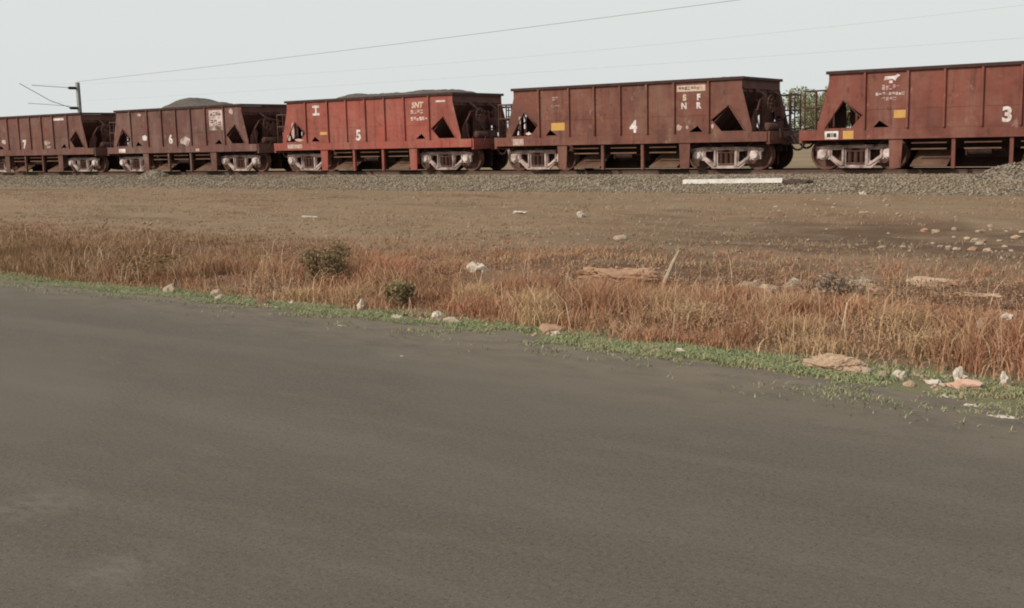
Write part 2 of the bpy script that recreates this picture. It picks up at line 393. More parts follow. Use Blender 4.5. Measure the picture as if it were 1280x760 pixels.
def brake_rigging():
    mb = MB()
    for y, z in ((.25, 2.3), (.9, 2.1), (1.2, 1.8), (-1.2, 1.9)): mb.tube((4.86, y, 1.15), (4.70, y, z), .028, 6)
    mb.tube((4.86, .25, 1.6), (4.86, 1.2, 1.75), .025, 6).box(4.72, 4.98, .30, .62, 1.72, 2.02).box(4.78, 5.02, .85, 1.12, 1.152, 1.42)
    mb.prism([(-1.42, 1.152), (-1.15, 1.152), (-.95, 1.7), (-1.1, 1.95), (-1.35, 1.6)], 4.62, 4.68, 'x').prism([(1.0, 1.5), (1.4, 1.3), (1.45, 1.9), (1.2, 2.25), (1.05, 2.0)], 4.55, 4.60, 'x')
    for k in range(5): mb.tube((5.0, 1.05, 1.3+.25*k), (5.0, 1.42, 1.3+.25*k), .02, 5)
    mb.tube((5.0, 1.05, 1.15), (5.0, 1.05, 2.5), .025, 5).tube((5.0, 1.42, 1.15), (5.0, 1.42, 2.5), .025, 5)
    mb.tube((4.9, -1.1, 1.2), (4.6, .1, 2.2), .03, 5).tube((4.9, .2, 1.2), (4.55, -.8, 2.25), .03, 5).box(4.8, 5.1, -.2, .15, 1.152, 1.55)
    mb.path([(4.75, -1.2, 1.9), (4.72, -.9, 2.25), (4.66, -.2, 2.32), (4.66, .5, 2.2), (4.7, 1.0, 2.32)], .03, 6)
    return mb
def body_bolster(): return MB().prism([(-1.5, 1.05), (1.5, 1.05), (1.5, .93), (.5, .86), (-.5, .86), (-1.5, .93)], 3.45, 3.91, 'x').box(2.6, 5.1, -.9, -.85, .80, 1.05).box(2.6, 5.1, .85, .9, .80, 1.05)
def centre_sill(): return MB().box(-5.2, 5.2, -.26, -.18, .58, .97).box(-5.2, 5.2, .18, .26, .58, .97).box(-5.2, 5.2, -.178, .178, .93, .96).box(-2.6, 2.6, -.05, .05, .05, .92).box(-5.0, -2.62, -.05, .05, .16, .575).box(2.62, 5.0, -.05, .05, .16, .575)  # the thin deep webs are added to darken the see-through gap below
def hopper_chute():
    mb = MB()
    for s in (-1, 1):
        pl = [(s*1.46, 1.22), (s*1.44, 1.24), (s*.62, .70), (s*.64, .68)]
        mb.prism(pl, -2.2, 2.2, 'x')
        mb.prism([(s*.45, .95), (s*.48, .97), (s*.62, .62), (s*.58, .60)], -2.2, 2.2, 'x')
    for x in (-2.2, 2.2): mb.prism([(-1.44, 1.2), (1.44, 1.2), (.62, .35), (-.62, .35)], x-.02, x+.02, 'x')
    mb.box(-.62, .62, -.6, .6, .34, .64)
    return mb
def chute_door(): return MB().prism([(-.46, .60), (-.44, .63), (-1.36, .17), (-1.38, .13)], -.52, .52, 'x').box(-.52, .52, -1.44, -1.37, .11, .17)
def chute_post(): return MB().box(-.05, .05, -1.56, -1.46, .06, .953)
def gusset_plate(): return MB().prism([(-.20, .953), (.20, .953), (.16, .08), (-.16, .08)], -1.57, -1.53).box(-.03, .03, -1.53, -1.2, .3, .953)
def door_bar(): return MB().box(-.50, .50, -1.45, -1.40, -.02, .02)
def door_cylinder(): return MB().tube((-.45, -1.05, .55), (.20, -1.05, .55), .13, 14).tube((.20, -1.05, .55), (.55, -1.05, .55), .035, 8).box(-.50, -.452, -1.2, -.9, .42, .68)
# bogie
def bogie(): return MB().box(-.22, .22, -1.05, 1.05, .56, .84).tube((0, 0, .84), (0, 0, .93), .35, 18).box(-.12, .12, -1.2, -1.05, .6, .74).box(-.12, .12, 1.05, 1.2, .6, .74)
def side_frame():
    outer = [(-1.26, .71), (-1.26, .60), (-1.20, .60), (-1.20, .36), (-1.14, .36), (-1.14, .56), (-.86, .56), (-.86, .33), (-.78, .33), (-.48, .07), (.48, .07),
             (.78, .33), (.86, .33), (.86, .56), (1.14, .56), (1.14, .36), (1.20, .36), (1.20, .60), (1.26, .60), (1.26, .71), (.9, .76), (-.9, .76)]
    win = [(-.74, .62), (-.43, .62), (-.43, .28), (-.50, .28), (-.74, .46)]
    mid = [(-.29, .65), (.29, .65), (.29, .22), (-.29, .22)]
    me = plate(outer, [win, mir(win), mid], .10); mb = MB().mesh(me, lambda p: (p[0], p[2]-1.13, p[1]))
    for s in (-1, 1):                                                       # raised flanges
        mb.tube((s*.37, -1.2, .70), (s*.37, -1.2, .16), .035, 6).tube((s*.80, -1.19, .40), (s*.40, -1.19, .15), .034, 6)
        mb.tube((s*.80, -1.19, .70), (s*.80, -1.19, .42), .03, 6)
    mb.tube((-1.22, -1.19, .70), (1.22, -1.19, .70), .034, 6)
    return mb
def wheel(): return MB().lathe_y([(-.905, 0), (-.905, .10), (-.86, .12), (-.80, .16), (-.80, .36), (-.845, .40), (-.905, .42), (-.905, .487), (-.80, .497), (-.785, .525), (-.765, .525), (-.755, .50), (-.755, .42), (-.78, .38), (-.78, .16), (-.73, .12), (-.73, 0)], 0, .497, 32)
def axle(): return MB().tube((0, -1.2, .497), (0, 1.2, .497), .085, 12)
def brake_beam(): return MB().box(-.10, .10, -.98, .98, .22, .56).box(-.07, .07, -.92, -.70, .25, .72).box(-.07, .07, .70, .92, .25, .72)  # made deep and solid to darken the open gaps behind the bogie
def axle_box(): return MB().lathe_y([(-1.30, 0), (-1.30, .10), (-1.285, .125), (-1.21, .14), (-1.20, .175), (-1.05, .175)], 0, .497, 14).box(-.12, .12, -1.24, -1.06, .555, .625)
def spring_nest():
    mb = MB().box(-.28, .28, -1.19, -1.06, .165, .215).box(-.285, .285, -1.04, -1.0, .10, .64)
    for x in (-.18, 0, .18):
        mb.tube((x, -1.12, .215), (x, -1.12, .56), .058, 8)
        for k in range(6):
            z = .235+.057*k; mb.tube((x, -1.12, z), (x, -1.12, z+.028), .078, 10)
    mb.box(-.27, .27, -1.2, -1.06, .56, .635)
    return mb

def flipy(fn):
    def g():
        a = fn(); a.v = [(x, -y, z) for x, y, z in a.v]; return a
    return g
def flipx(fn):
    def g():
        a = fn(); a.v = [(-x, y, z) for x, y, z in a.v]; return a
    return g
def part(name, fn, mat, parent, flip='', loc=None):
    f = fn; key = fn.__name__ + flip
    if 'x' in flip: f = flipx(f)
    if 'y' in flip: f = flipy(f)
    o = link(name, cached(key, f), mat, parent)
    if loc: o.location = loc
    return o

def wagon(x, P, label):
    t = empty('hopper_wagon', (x, YC, RAIL_Z), label, 'hopper wagon', 'hopper wagons coupled in the train')
    for fl in ('', 'y'):
        sgn = -1 if fl == '' else 1
        part('side_panel', side_panel, P, t, fl, (0, sgn*1.58, 0)); part('side_sill', side_sill, P, t, fl, (0, sgn*1.575, 0))
        for gx in (-2.38, 2.38): part('gusset_plate', gusset_plate, P, t, fl, (gx, 0, 0))
        for px in (-1.18, .0, .72): 
            if px != 0: part('chute_post', chute_post, P, t, fl, (-.75 if px < 0 else .80, 0, 0))
        for bx in (-1.46, .02, 1.52):
            for z in (.80, .62): part('door_bar', door_bar, DOOR if bx else UNDER, t, fl, (bx, 0 if fl == '' else 0, z))
        for bx in (-1.46, 1.52): part('chute_door', chute_door, DOOR, t, fl, (bx, 0, 0))
        part('door_cylinder', door_cylinder, DARK, t, fl)
    part('top_rim', top_rim, RIM, t); part('centre_sill', centre_sill, DARK, t); part('hopper_chute', hopper_chute, DARK, t)
    for fl in ('', 'x'):
        part('hopper_end', hopper_end, HOPPER, t, fl); part('platform', platform, UNDER, t, fl); part('headstock', headstock, P, t, fl)
        part('coupler', coupler, DARK, t, fl); part('brake_hose', brake_hose, DARK, t, fl); part('brake_hose', brake_pipe, DARK, t, fl); part('body_bolster', body_bolster, DARK, t, fl); part('cover_plate', cover_plate, HOPPER, t, fl)
        for y in (-.62, .62): part('end_post', end_post, UNDER, t, fl, (0, y, 0))
    part('hand_rail', hand_rail, UNDER, t, 'x'); part('hand_rail', hand_rail, UNDER, t, 'y')
    part('brake_wheel', brake_wheel, UNDER, t); part('air_reservoir', air_reservoir, UNDER, t); part('brake_rigging', brake_rigging, HOPPER, t); part('brake_rigging', brake_rigging, HOPPER, t, 'x')
    for bx in (-3.68, 3.68):
        b = part('bogie', bogie, UNDER, t, '', (bx, 0, 0))
        for fl in ('', 'y'):
            part('side_frame', side_frame, FRAMEC, b, fl); part('spring_nest', spring_nest, UNDER, b, fl)
            for ax in (-1, 1): part('wheel', wheel, WHEEL if fl == '' else SHADED_WHEEL, b, fl, (ax, 0, 0)); part('axle_box', axle_box, PALE, b, fl, (ax, 0, 0))
        for ax in (-1, 1): part('axle', axle, DARK, b, '', (ax, 0, 0)); part('brake_beam', brake_beam, DARK, b, '', (ax*.44, 0, 0))
    return t

FACE = -1.58 - .017
def onface(name, mb_or_me, mat, t, x, z, y=FACE, label=None):
    mb = MB().mesh(mb_or_me, lambda p: (p[0], -p[2]-.0035, p[1])) if not isinstance(mb_or_me, MB) else mb_or_me
    o = mb.build(name, mat, t); o.location = (x, y, z)
    if label: o['label'] = label
    return o
def word(t, s, x, z, size, mat, bold=.012, name='painted_lettering', shear=0): return onface(name, text_mesh(s, size, bold, shear), mat, t, x, z)
def rect(t, x0, x1, z0, z1, mat, name='painted_panel', y=FACE, label=None): return onface(name, MB().box(x0, x1, -.005, -.0015, z0, z1), mat, t, 0, 0, y, label)
def blot(t, x, z, rx, rz, mat, seed, name='paint_splash'):
    rr = random.Random(seed); k = 14; p = []
    for i in range(k):
        a = 2*math.pi*i/k; q = rr.uniform(.65, 1.1); p.append((x+rx*q*math.cos(a), z+rz*q*math.sin(a)))
    return onface(name, MB().prism(p, -.006, -.002), mat, t, 0, 0)
def worn_row(t, x0, x1, z0, z1, n, mat, seed):             # a row of characters worn past reading
    rr = random.Random(seed); mb = MB(); w_ = (x1-x0)/n; h = z1-z0; th = min(.035, h*.22)
    for i in range(n):
        a = x0+i*w_; b = a+w_*.72
        segs = [(a, b, z1-th, z1), (a, b, z0, z0+th), (a, b, (z0+z1-th)/2, (z0+z1+th)/2)]
        ver = [(a, a+th, z0+th, (z0+z1-th)/2), (a, a+th, (z0+z1+th)/2, z1-th), (b-th, b, z0+th, (z0+z1-th)/2), (b-th, b, (z0+z1+th)/2, z1-th)]
        for s_ in segs+ver:
            if rr.random() < .62: mb.box(s_[0], s_[1], -.005, -.0015, s_[2], s_[3])
    return onface('worn_lettering', mb, mat, t, 0, 0)

# third wagon of the numbering, nearest to the camera
w3 = wagon(X4+PITCH_W, P3, 'red oxide hopper wagon painted with the number 3, cut by the right frame edge')
word(w3, '3', .66, 1.52, .56, WHITE, .022, 'number_mark')
onface('emblem', MB().prism([(-2.76, 2.63), (-2.50, 2.66), (-2.42, 2.60), (-2.38, 2.69), (-2.28, 2.76), (-2.36, 2.80), (-2.44, 2.75), (-2.72, 2.74)], -.005, -.002).box(-2.60, -2.50, -.005, -.002, 2.54, 2.62), WHITE, w3, 0, 0)
worn_row(w3, -2.80, -2.28, 2.36, 2.50, 5, WHITE2, 3); worn_row(w3, -2.98, -2.12, 2.20, 2.28, 9, WHITE, 4); worn_row(w3, -2.88, -2.36, 2.05, 2.14, 5, WHITE2, 5)
rect(w3, -2.44, -2.00, 1.53, 1.76, YELLOW)
rect(w3, -4.50, -4.08, .94, 1.19, WHITE, 'white_plate', -1.601); o = rect(w3, -4.43, -4.32, 1.01, 1.13, BLACKP, 'plate_lettering', -1.6055); rect(w3, -4.29, -4.26, 1.01, 1.13, BLACKP, 'plate_lettering', -1.6055); rect(w3, -4.23, -4.14, 1.01, 1.13, BLACKP, 'plate_lettering', -1.6055)
rect(w3, -3.94, -3.62, .94, 1.19, YELLOW, 'yellow_plate', -1.601)

w4 = wagon(X4, P4, 'brown hopper wagon painted with the number 4 below a cream lettered band')
word(w4, '4', .50, 1.48, .54, WHITE, .022, 'number_mark')
rect(w4, 2.12, 3.14, 2.58, 2.78, CREAM, 'cream_band')
worn_row(w4, 2.20, 3.05, 2.63, 2.73, 8, WHITE2, 8)
for s_, x_, z_, m_ in (('S', 2.40, 2.38, CREAM), ('F', 2.90, 2.38, WHITE), ('N', 2.38, 2.11, WHITE), ('R', 2.90, 2.11, WHITE)): word(w4, s_, x_, z_, .26, m_, .014)
blot(w4, 2.20, 1.42, .10, .12, WHITE2, 2); blot(w4, 2.50, 1.44, .07, .07, FRAMEC, 3); blot(w4, 3.40, 1.44, .05, .10, WHITE2, 4)
worn_row(w4, -2.74, -2.46, 2.50, 2.61, 2, WHITE2, 11); worn_row(w4, -2.80, -2.42, 2.26, 2.33, 4, FRAMEC, 12)
rect(w4, -2.80, -2.24, 1.44, 1.71, YELLOW)
rect(w4, -4.47, -4.00, .93, 1.18, WHITE2, 'white_plate', -1.601)
blot(w4, -4.14, 1.84, .05, .17, WHITE2, 21); blot(w4, -3.78, 1.36, .13, .06, WHITE, 22)

w5 = wagon(X4-PITCH_W, P5, 'bright red hopper wagon painted with the number 5, the reddest of the train')
word(w5, '5', -.41, 1.46, .56, WHITE, .022, 'number_mark')
word(w5, 'I', -2.71, 2.54, .40, WHITE, .026); rect(w5, -2.90, -2.52, 2.33, 2.42, WHITE, 'painted_lettering'); rect(w5, -2.90, -2.52, 2.64, 2.73, WHITE, 'painted_lettering')
rect(w5, -2.53, -2.12, 1.53, 1.65, YELLOW)
word(w5, 'SNT', 2.68, 2.55, .30, CREAM, .014, shear=.2); worn_row(w5, 2.36, 3.0, 2.24, 2.38, 4, CREAM, 31); worn_row(w5, 2.36, 3.2, 1.98, 2.11, 6, WHITE, 32)
rect(w5, 3.60, 4.06, 2.63, 2.70, WHITE, 'painted_dash')
blot(w5, -4.10, 1.75, .10, .36, WHITE2, 41); blot(w5, -3.75, 1.34, .30, .07, WHITE2, 42); blot(w5, -4.35, 1.45, .12, .14, WHITE2, 43)
rect(w5, -4.45, -3.6, 1.0, 1.17, WHITE2, 'faded_plate', -1.601)

w6 = wagon(X4-2*PITCH_W, P6, 'dull brown hopper wagon numbered 6, heaped high with dark ore')
word(w6, '6', -.46, 1.52, .54, WHITE, .020, 'number_mark')
blot(w6, -2.32, 1.64, .20, .15, WHITE, 51); blot(w6, -2.62, 2.70, .15, .08, WHITE2, 52); blot(w6, .56, 1.43, .36, .21, FRAMEC, 53); blot(w6, 3.75, 2.66, .14, .14, WHITE2, 57)
rect(w6, 2.27, 3.18, 1.88, 2.76, FRAMEC, 'faded_panel'); worn_row(w6, 2.36, 3.1, 2.52, 2.66, 4, WHITE2, 54); worn_row(w6, 2.36, 3.1, 2.12, 2.32, 3, WHITE2, 55)
rect(w6, 1.24, 1.49, .97, 1.09, WHITE2, 'faded_plate', -1.601); rect(w6, -4.35, -3.85, .97, 1.15, WHITE, 'white_plate', -1.601)

w7 = wagon(X4-3*PITCH_W, P7, 'faded brown hopper wagon numbered 7, farthest left and cut by the frame')
word(w7, '7', -.62, 1.48, .58, WHITE, .030, 'number_mark')
rect(w7, 2.11, 2.96, 2.64, 2.75, WHITE, 'painted_dash'); blot(w7, -2.52, 1.66, .22, .14, WHITE2, 61); blot(w7, 1.38, 1.55, .28, .13, FRAMEC, 62); blot(w7, 1.5, 1.33, .22, .08, FRAMEC, 63)

def ore_load(x, prof, name, label):
    xs = np.linspace(-4.34, 4.34, 70); ys = np.linspace(-1.52, 1.52, 26); gx, gy = np.meshgrid(xs, ys)
    pk = np.interp(gx, [p[0] for p in prof], [p[1] for p in prof]); fall = np.clip(1-(np.abs(gy)/1.55)**2.2, 0, 1)
    z = 2.72 + (pk-2.72)*fall + .10*(fbm(gx*2.2+x, gy*2.2, 4)-.5)*2*.6 + .05*(rng.random(gx.shape)-.5)
    z = np.where(np.abs(gy) > 1.45, np.minimum(z, 2.84), z)
    v = np.stack([gx.ravel(), gy.ravel(), z.ravel()], 1); nx, ny = len(xs), len(ys)
    i = (np.arange(ny-1)[:, None]*nx + np.arange(nx-1)[None, :]).ravel(); lo = np.stack([i, i+1, i+nx+1, i+nx], 1).ravel()
    o = link(name, arr_mesh(name, v, lo, np.full(len(i), 4)), ORE); o.location = (x, YC, RAIL_Z)
    tag(o, label, 'ore load', 'ore loads in the wagons')
ore_load(X4, [(-4.4, 2.8), (-1, 2.9), (1.5, 2.99), (3.2, 3.05), (4.2, 2.9), (4.4, 2.8)], 'ore_load', 'low dark ore just showing over the rim of the wagon numbered 4')
ore_load(X4-PITCH_W, [(-4.4, 2.7), (-2.8, 2.85), (-1.9, 3.18), (-.5, 3.12), (1.8, 3.17), (3.4, 3.16), (4.2, 2.92), (4.4, 2.8)], 'ore_load', 'long low ore heap along the top of the bright red wagon')
ore_load(X4-2*PITCH_W, [(-4.4, 2.7), (-2.4, 2.86), (-1.8, 3.16), (-1.0, 3.46), (-.1, 3.42), (.6, 3.22), (1.4, 3.14), (2.2, 2.9), (4.4, 2.8)], 'ore_load', 'tall rounded dark ore heap standing above the dull brown wagon numbered 6')
ore_load(X4+PITCH_W, [(-4.4, 2.8), (4.4, 2.86)], 'ore_load', 'unseen level ore added to keep the wagon numbered 3 dark inside')  # hidden load, added so the side cut-outs look into a dark hopper
ore_load(X4-3*PITCH_W, [(-4.4, 2.8), (4.4, 2.86)], 'ore_load', 'unseen level ore added to keep the farthest left wagon dark inside')  # hidden load, added to shut out daylight from above

# ------------------------------------------------------------------ the track
tr = empty('railway_track', (-30, YC, .93), 'rusty railway track under the wagons on a ballast bed', 'railway track')
def rail_bar(y):
    poly = [(-.075, 0), (.075, 0), (.075, .015), (.012, .03), (.012, .115), (.036, .125), (.036, .155), (-.036, .155), (-.036, .125), (-.012, .115), (-.012, .03), (-.075, .015)]
    mb = MB(); mb.prism([(y+p[0], p[1]) for p in poly], -110, 60, 'x'); return mb
for y in (-.855, .855): rail_bar(y).build('rail', RAIL, tr)
sm = MB().prism([(-.13, -.19), (.13, -.19), (.10, 0), (-.10, 0)], -1.37, 1.37).data('sleeper')
for i in range(98): o = link('sleeper', sm, CONC, tr); o.location = (-30+.6*i, 0, -.004)

# ballast: loose stones over the shoulder and between the rails
def stones(name, pts, sizes, mat, label=None):
    base = np.array([(1, 0, 0), (-1, 0, 0), (0, 1, 0), (0, -1, 0), (0, 0, 1), (0, 0, -1)], float)
    fc = np.array([(0, 2, 4), (2, 1, 4), (1, 3, 4), (3, 0, 4), (2, 0, 5), (1, 2, 5), (3, 1, 5), (0, 3, 5)])
    n = len(pts); v = base[None]*(sizes[:, None, None]*(.65+.7*rng.random((n, 6, 1)))); v = v + sizes[:, None, None]*.35*(rng.random((n, 6, 3))-.5)
    a = rng.random(n)*6.28; c, s = np.cos(a)[:, None], np.sin(a)[:, None]
    x = v[:, :, 0]*c - v[:, :, 1]*s; y = v[:, :, 0]*s + v[:, :, 1]*c; v = np.stack([x, y, v[:, :, 2]*.75], 2) + pts[:, None, :]
    lo = (fc[None] + 6*np.arange(n)[:, None, None]).ravel()
    return tag(link(name, arr_mesh(name, v.reshape(-1, 3), lo, np.full(n*8, 3)), mat), label, None, None, 'stuff')
def ballast_mat():
    n = N('ballast_stone', .95, .15); r = n.pos.outputs['Random Per Island']
    c = n.mix(n.rng(r, 0, 1), (.105, .083, .062), (.36, .295, .22)); c = n.mix(n.mul(n.noise(.6, 4, .4, .7), .6), c, (.235, .175, .115))
    return n.out(c)
BM = ballast_mat()
n = 34000; t = rng.random(n)**.85; bx = -62 + rng.random(n)*66; bx = np.where(rng.random(n) < .5, -34*rng.random(n), bx); by = 30.0 + t*3.9
keep = (by > 30.5) | (rng.random(n) < .5); bx, by = bx[keep], by[keep]
stones('ballast', np.stack([bx, by, ground_z(bx, by)+.012], 1), .022+.034*rng.random(len(bx)), BM, 'grey ballast stones heaped along the track')
# small heaps of spilt gravel against the track
def gravel_heap(cx, cy, rx, ry, h, label, name='gravel_heap'):
    k = 26; g = np.linspace(-1, 1, k); gx, gy = np.meshgrid(g, g); r = np.sqrt(gx**2+gy**2); z = h*np.clip(1-r**1.6, 0, 1)**.8
    X, Y = cx+gx*rx, cy+gy*ry; z = z*(.75+.5*fbm(X*2.5, Y*2.5, 3)) + .03*(rng.random(X.shape)-.5) - .03
    v = np.stack([X.ravel(), Y.ravel(), (ground_z(X, Y)+z).ravel()], 1)
    i = (np.arange(k-1)[:, None]*k + np.arange(k-1)[None, :]).ravel(); lo = np.stack([i, i+1, i+k+1, i+k], 1).ravel()
    m = int(900*rx*ry); px = cx+(rng.random(m)*2-1)*rx; py = cy+(rng.random(m)*2-1)*ry
    rr = np.sqrt(((px-cx)/rx)**2+((py-cy)/ry)**2); s = rr < .95; px, py, rr = px[s], py[s], rr[s]
    pz = ground_z(px, py)+h*np.clip(1-rr**1.6, 0, 1)**.8*.95
    st = stones('gravel_cover', np.stack([px, py, pz], 1), .025+.03*rng.random(len(px)), BM)
    o = link(name, arr_mesh(name, v, lo, np.full(len(i), 4)), simple('gravel_'+str(len(bpy.data.materials)), (.19, .155, .12), (.29, .24, .19), 14, .95, .8))
    tag(o, label, 'gravel heap'); st.parent = o
gravel_heap(-6.1, 32.8, 1.1, .7, .40, 'rounded gravel heap below the wagon numbered 3 at the right edge')
gravel_heap(-43.2, 33.0, .9, .6, .34, 'small gravel heap against the underside of the dull brown wagon numbered 6')

# concrete sleeper lying on the ballast shoulder, with a dark rag at its end
def lump(name, loc, size, mat, label, cat, seed, rough=.35, sub=3, group=None, rz=0):
    bm = bmesh.new(); bmesh.ops.create_icosphere(bm, subdivisions=sub, radius=1); rr = random.Random(seed); off = Vector((rr.uniform(0, 50), rr.uniform(0, 50), rr.uniform(0, 50)))
    from mathutils import noise as mn
    for v in bm.verts:
        d = v.co.normalized(); k = 1 + rough*(mn.noise(d*1.6+off)*1.2 + .6*mn.noise(d*4+off) + .35*mn.noise(d*9+off) + (.22*mn.noise(d*22+off) if sub > 4 else 0))
        v.co = Vector((d.x*k*size[0], d.y*k*size[1], max(d.z, -.35)*k*size[2]))
    me = bpy.data.meshes.new(name); bm.to_mesh(me); bm.free()
    o = link(name, me, mat); o.location = (loc[0], loc[1], gz(loc[0], loc[1]) + size[2]*.10 + (loc[2] if len(loc) > 2 else 0)); o.rotation_euler.z = rz
    return tag(o, label, cat, group)
mb = MB(); mb.prism([(-.15, 0), (.15, 0), (.12, .13), (-.12, .13)], -1.6, 1.6, 'x')
o = mb.build('concrete_sleeper', CONC2); o.location = (-13.95, 31.75, gz(-13.95, 31.75)+.0); o.rotation_euler = (0, R(-.8), R(1))
tag(o, 'long pale concrete sleeper lying on the ballast below the wagon numbered 4', 'sleeper')
lump('rag', (-12.0, 31.8), (.42, .18, .13), RAG, 'dark crumpled rag at the right end of the loose concrete sleeper', 'rag', 5, .5)

# ------------------------------------------------------------------ overhead line beyond the train
def mast(x, y, label):
    t = empty('overhead_mast', (x, y, .3), label, 'mast')
    MB().box(-.10, .10, -.11, -.092, 0, 6.6).box(-.10, .10, .092, .11, 0, 6.6).box(-.012, .012, -.09, .09, 0, 6.6).box(-.3, .3, -.3, .3, -.05, .12).build('pole', GALV, t)
    MB().tube((0, -.75, 6.22), (0, -3.5, 6.32), .02, 8).build('stay_tube', GALV, t)
    MB().tube((0, -.72, 4.85), (0, -2.2, 5.3), .024, 8).tube((0, -2.2, 5.3), (0, -4.4, 6.42), .024, 8).build('bracket_tube', GALV, t)
    MB().tube((0, -.7, 4.95), (0, -3.9, 5.12), .016, 8).build('steady_arm', GALV, t)
    for z in (6.2, 4.82):
        b = MB()
        for k in range(5): b.tube((0, -.18-.11*k, z), (0, -.25-.11*k, z), .10, 10)
        b.tube((0, -.12, z), (0, -.78, z), .05, 8); b.build('insulator', DARK, t)
mast(-70.4, 48, 'grey overhead line mast with bracket arm rising behind the train at left')
def cable(name, pts, r, label):
    P = np.array(pts, float); tt = np.linspace(0, 1, 60); x = P[0, 0]+(P[-1, 0]-P[0, 0])*tt
    o = np.argsort(P[:, 0]); q = np.polyfit(P[o, 0], P[o, 2], 2 if len(P) > 2 else 1); yq = np.polyfit(P[o, 0], P[o, 1], 1)
    MBx = MB().path([(a, np.polyval(yq, a), np.polyval(q, a)) for a in x], r, 5)
    tag(MBx.build(name, WIRE), label, 'wire', 'overhead wires')
cable('overhead_wire', [(-70.4, 48, 6.9), (-54.4, 48, 7.38), (-35.3, 48, 7.66), (-21.4, 48, 8.15), (0, 48, 8.95)], .011, 'topmost overhead wire running from the mast head up to the right')
cable('overhead_wire', [(-70.4, 44, 6.65), (-28.7, 44, 6.05), (-13, 44, 6.40), (0, 44, 6.9)], .0026, 'thin sagging catenary wire above the wagon tops')
cable('overhead_wire', [(-70.4, 44.1, 5.35), (-30, 44.1, 5.30), (-8.2, 44.1, 5.42), (2, 44.1, 5.5)], .0026, 'lowest thin contact wire just above the wagon numbered 3')

# ------------------------------------------------------------------ foliage
def leaf_mat(name, a, b, c):
    n = N(name, .75, .2); r = n.pos.outputs['Random Per Island']
    col = n.mix(n.rng(r, 0, 1), a, b); col = n.mix(n.noise(1.4, 3, .4, .7), col, c); return n.out(col)
def leaf_cloud(blobs, size):                       # blobs: (cx, cy, cz, rx, ry, rz, count)
    V = []
    for (cx, cy, cz, rx, ry, rz, k) in blobs:
        d = rng.normal(size=(k, 3)); d /= np.linalg.norm(d, axis=1)[:, None]; d *= (rng.random((k, 1))**.45)
        p = d*np.array([rx, ry, rz]) + np.array([cx, cy, cz]); u = rng.normal(size=(k, 3)); u /= np.linalg.norm(u, axis=1)[:, None]
        v = np.cross(u, rng.normal(size=(k, 3))); v /= np.linalg.norm(v, axis=1)[:, None]; s = size*(.6+.8*rng.random((k, 1)))
        V.append(np.stack([p-u*s, p+v*s*.45, p+u*s, p-v*s*.45], 1))
    V = np.concatenate(V); n = len(V); return arr_mesh('leaves', V.reshape(-1, 3), np.arange(4*n), np.full(n, 4))
BARK = simple('bark', (.12, .085, .06), (.2, .15, .11), 5, .95)
def tree(x, y, h, crown, label, name, mat, trunk_r=.12, leaf=.11, dens=420):
    z0 = gz(x, y); t = empty(name, (x, y, z0), label, 'tree' if 'tree' in name else 'bush'); rr = random.Random(int(abs(x*10)))
    mb = MB(); mb.tube((0, 0, -.1), (.08, .03, h*.45), trunk_r, 9, trunk_r*.7); blobs = []
    for i in range(13):
        a = rr.uniform(0, 6.28); q = rr.uniform(.15, 1); px, py = crown*q*math.cos(a)*.8, crown*q*math.sin(a)*.8; pz = h*rr.uniform(.42, .86)*(1-.12*q)
        mb.tube((.08, .03, h*rr.uniform(.25, .45)), (px, py, pz), trunk_r*.4, 6, trunk_r*.1)
        s = rr.uniform(.26, .46)*crown; blobs.append((px, py, pz, s*1.1, s, s*.72, int(dens*s*s*3)+60))
    mb.build('trunk', BARK, t); link('crown', leaf_cloud(blobs, leaf), mat, t)
LEAF = leaf_mat('pale_olive_leaf', (.15, .17, .085), (.24, .25, .14), (.27, .25, .16))  # pale yellow-olive leaf tones
tree(-20.4, 60, 4.9, 2.5, 'green leafy tree seen through the gap between wagons 4 and 3', 'broadleaf_tree', LEAF, leaf=.085, dens=330)
tree(-35.6, 58, 3.3, 1.3, 'small pale bush seen through the gap between wagons 5 and 4', 'bush', leaf_mat('pale_leaf', (.17, .16, .10), (.27, .25, .18), (.22, .19, .13)), .06, .09, 160)

# grasses
def blades(px, py, h, width, lean, dirs=None, flop=.5):
    n = len(px); a = rng.random(n)*6.28; dx, dy = np.cos(a), np.sin(a); b = rng.random(n)*6.28; wx, wy = np.cos(b)*width/2, np.sin(b)*width/2
    z = ground_z(px, py) - .01; l1, l2 = lean*h*.35, lean*h*(1+flop*rng.random(n))
    P = np.empty((n, 5, 3))
    P[:, 0] = np.stack([px-wx, py-wy, z], 1); P[:, 1] = np.stack([px+wx, py+wy, z], 1)
    P[:, 2] = np.stack([px+dx*l1+wx*.8, py+dy*l1+wy*.8, z+h*.55], 1); P[:, 3] = np.stack([px+dx*l1-wx*.8, py+dy*l1-wy*.8, z+h*.55], 1)
    P[:, 4] = np.stack([px+dx*l2, py+dy*l2, z+h*(1-.3*lean)], 1)
    base = 5*np.arange(n)[:, None]; lo = (np.array([[0, 1, 2, 3, 3, 2, 4]])+base).ravel(); sz = np.tile([4, 3], n)
    return arr_mesh('blades', P.reshape(-1, 3), lo, sz)
def tufts(n, sampler, per, spread):
    x, y = sampler(n); k = rng.integers(per[0], per[1], n); idx = np.repeat(np.arange(n), k)
    s = spread*(.5+rng.random(n))[idx]; return x[idx]+rng.normal(size=len(idx))*s, y[idx]+rng.normal(size=len(idx))*s, idx
def wedge(y0, y1, p=1.0):
    def f(n):
        y = y0 + (y1-y0)*rng.random(n)**p; lo = -1.78*y-2; hi = -.10*y+.6; return lo+(hi-lo)*rng.random(n), y
    return f
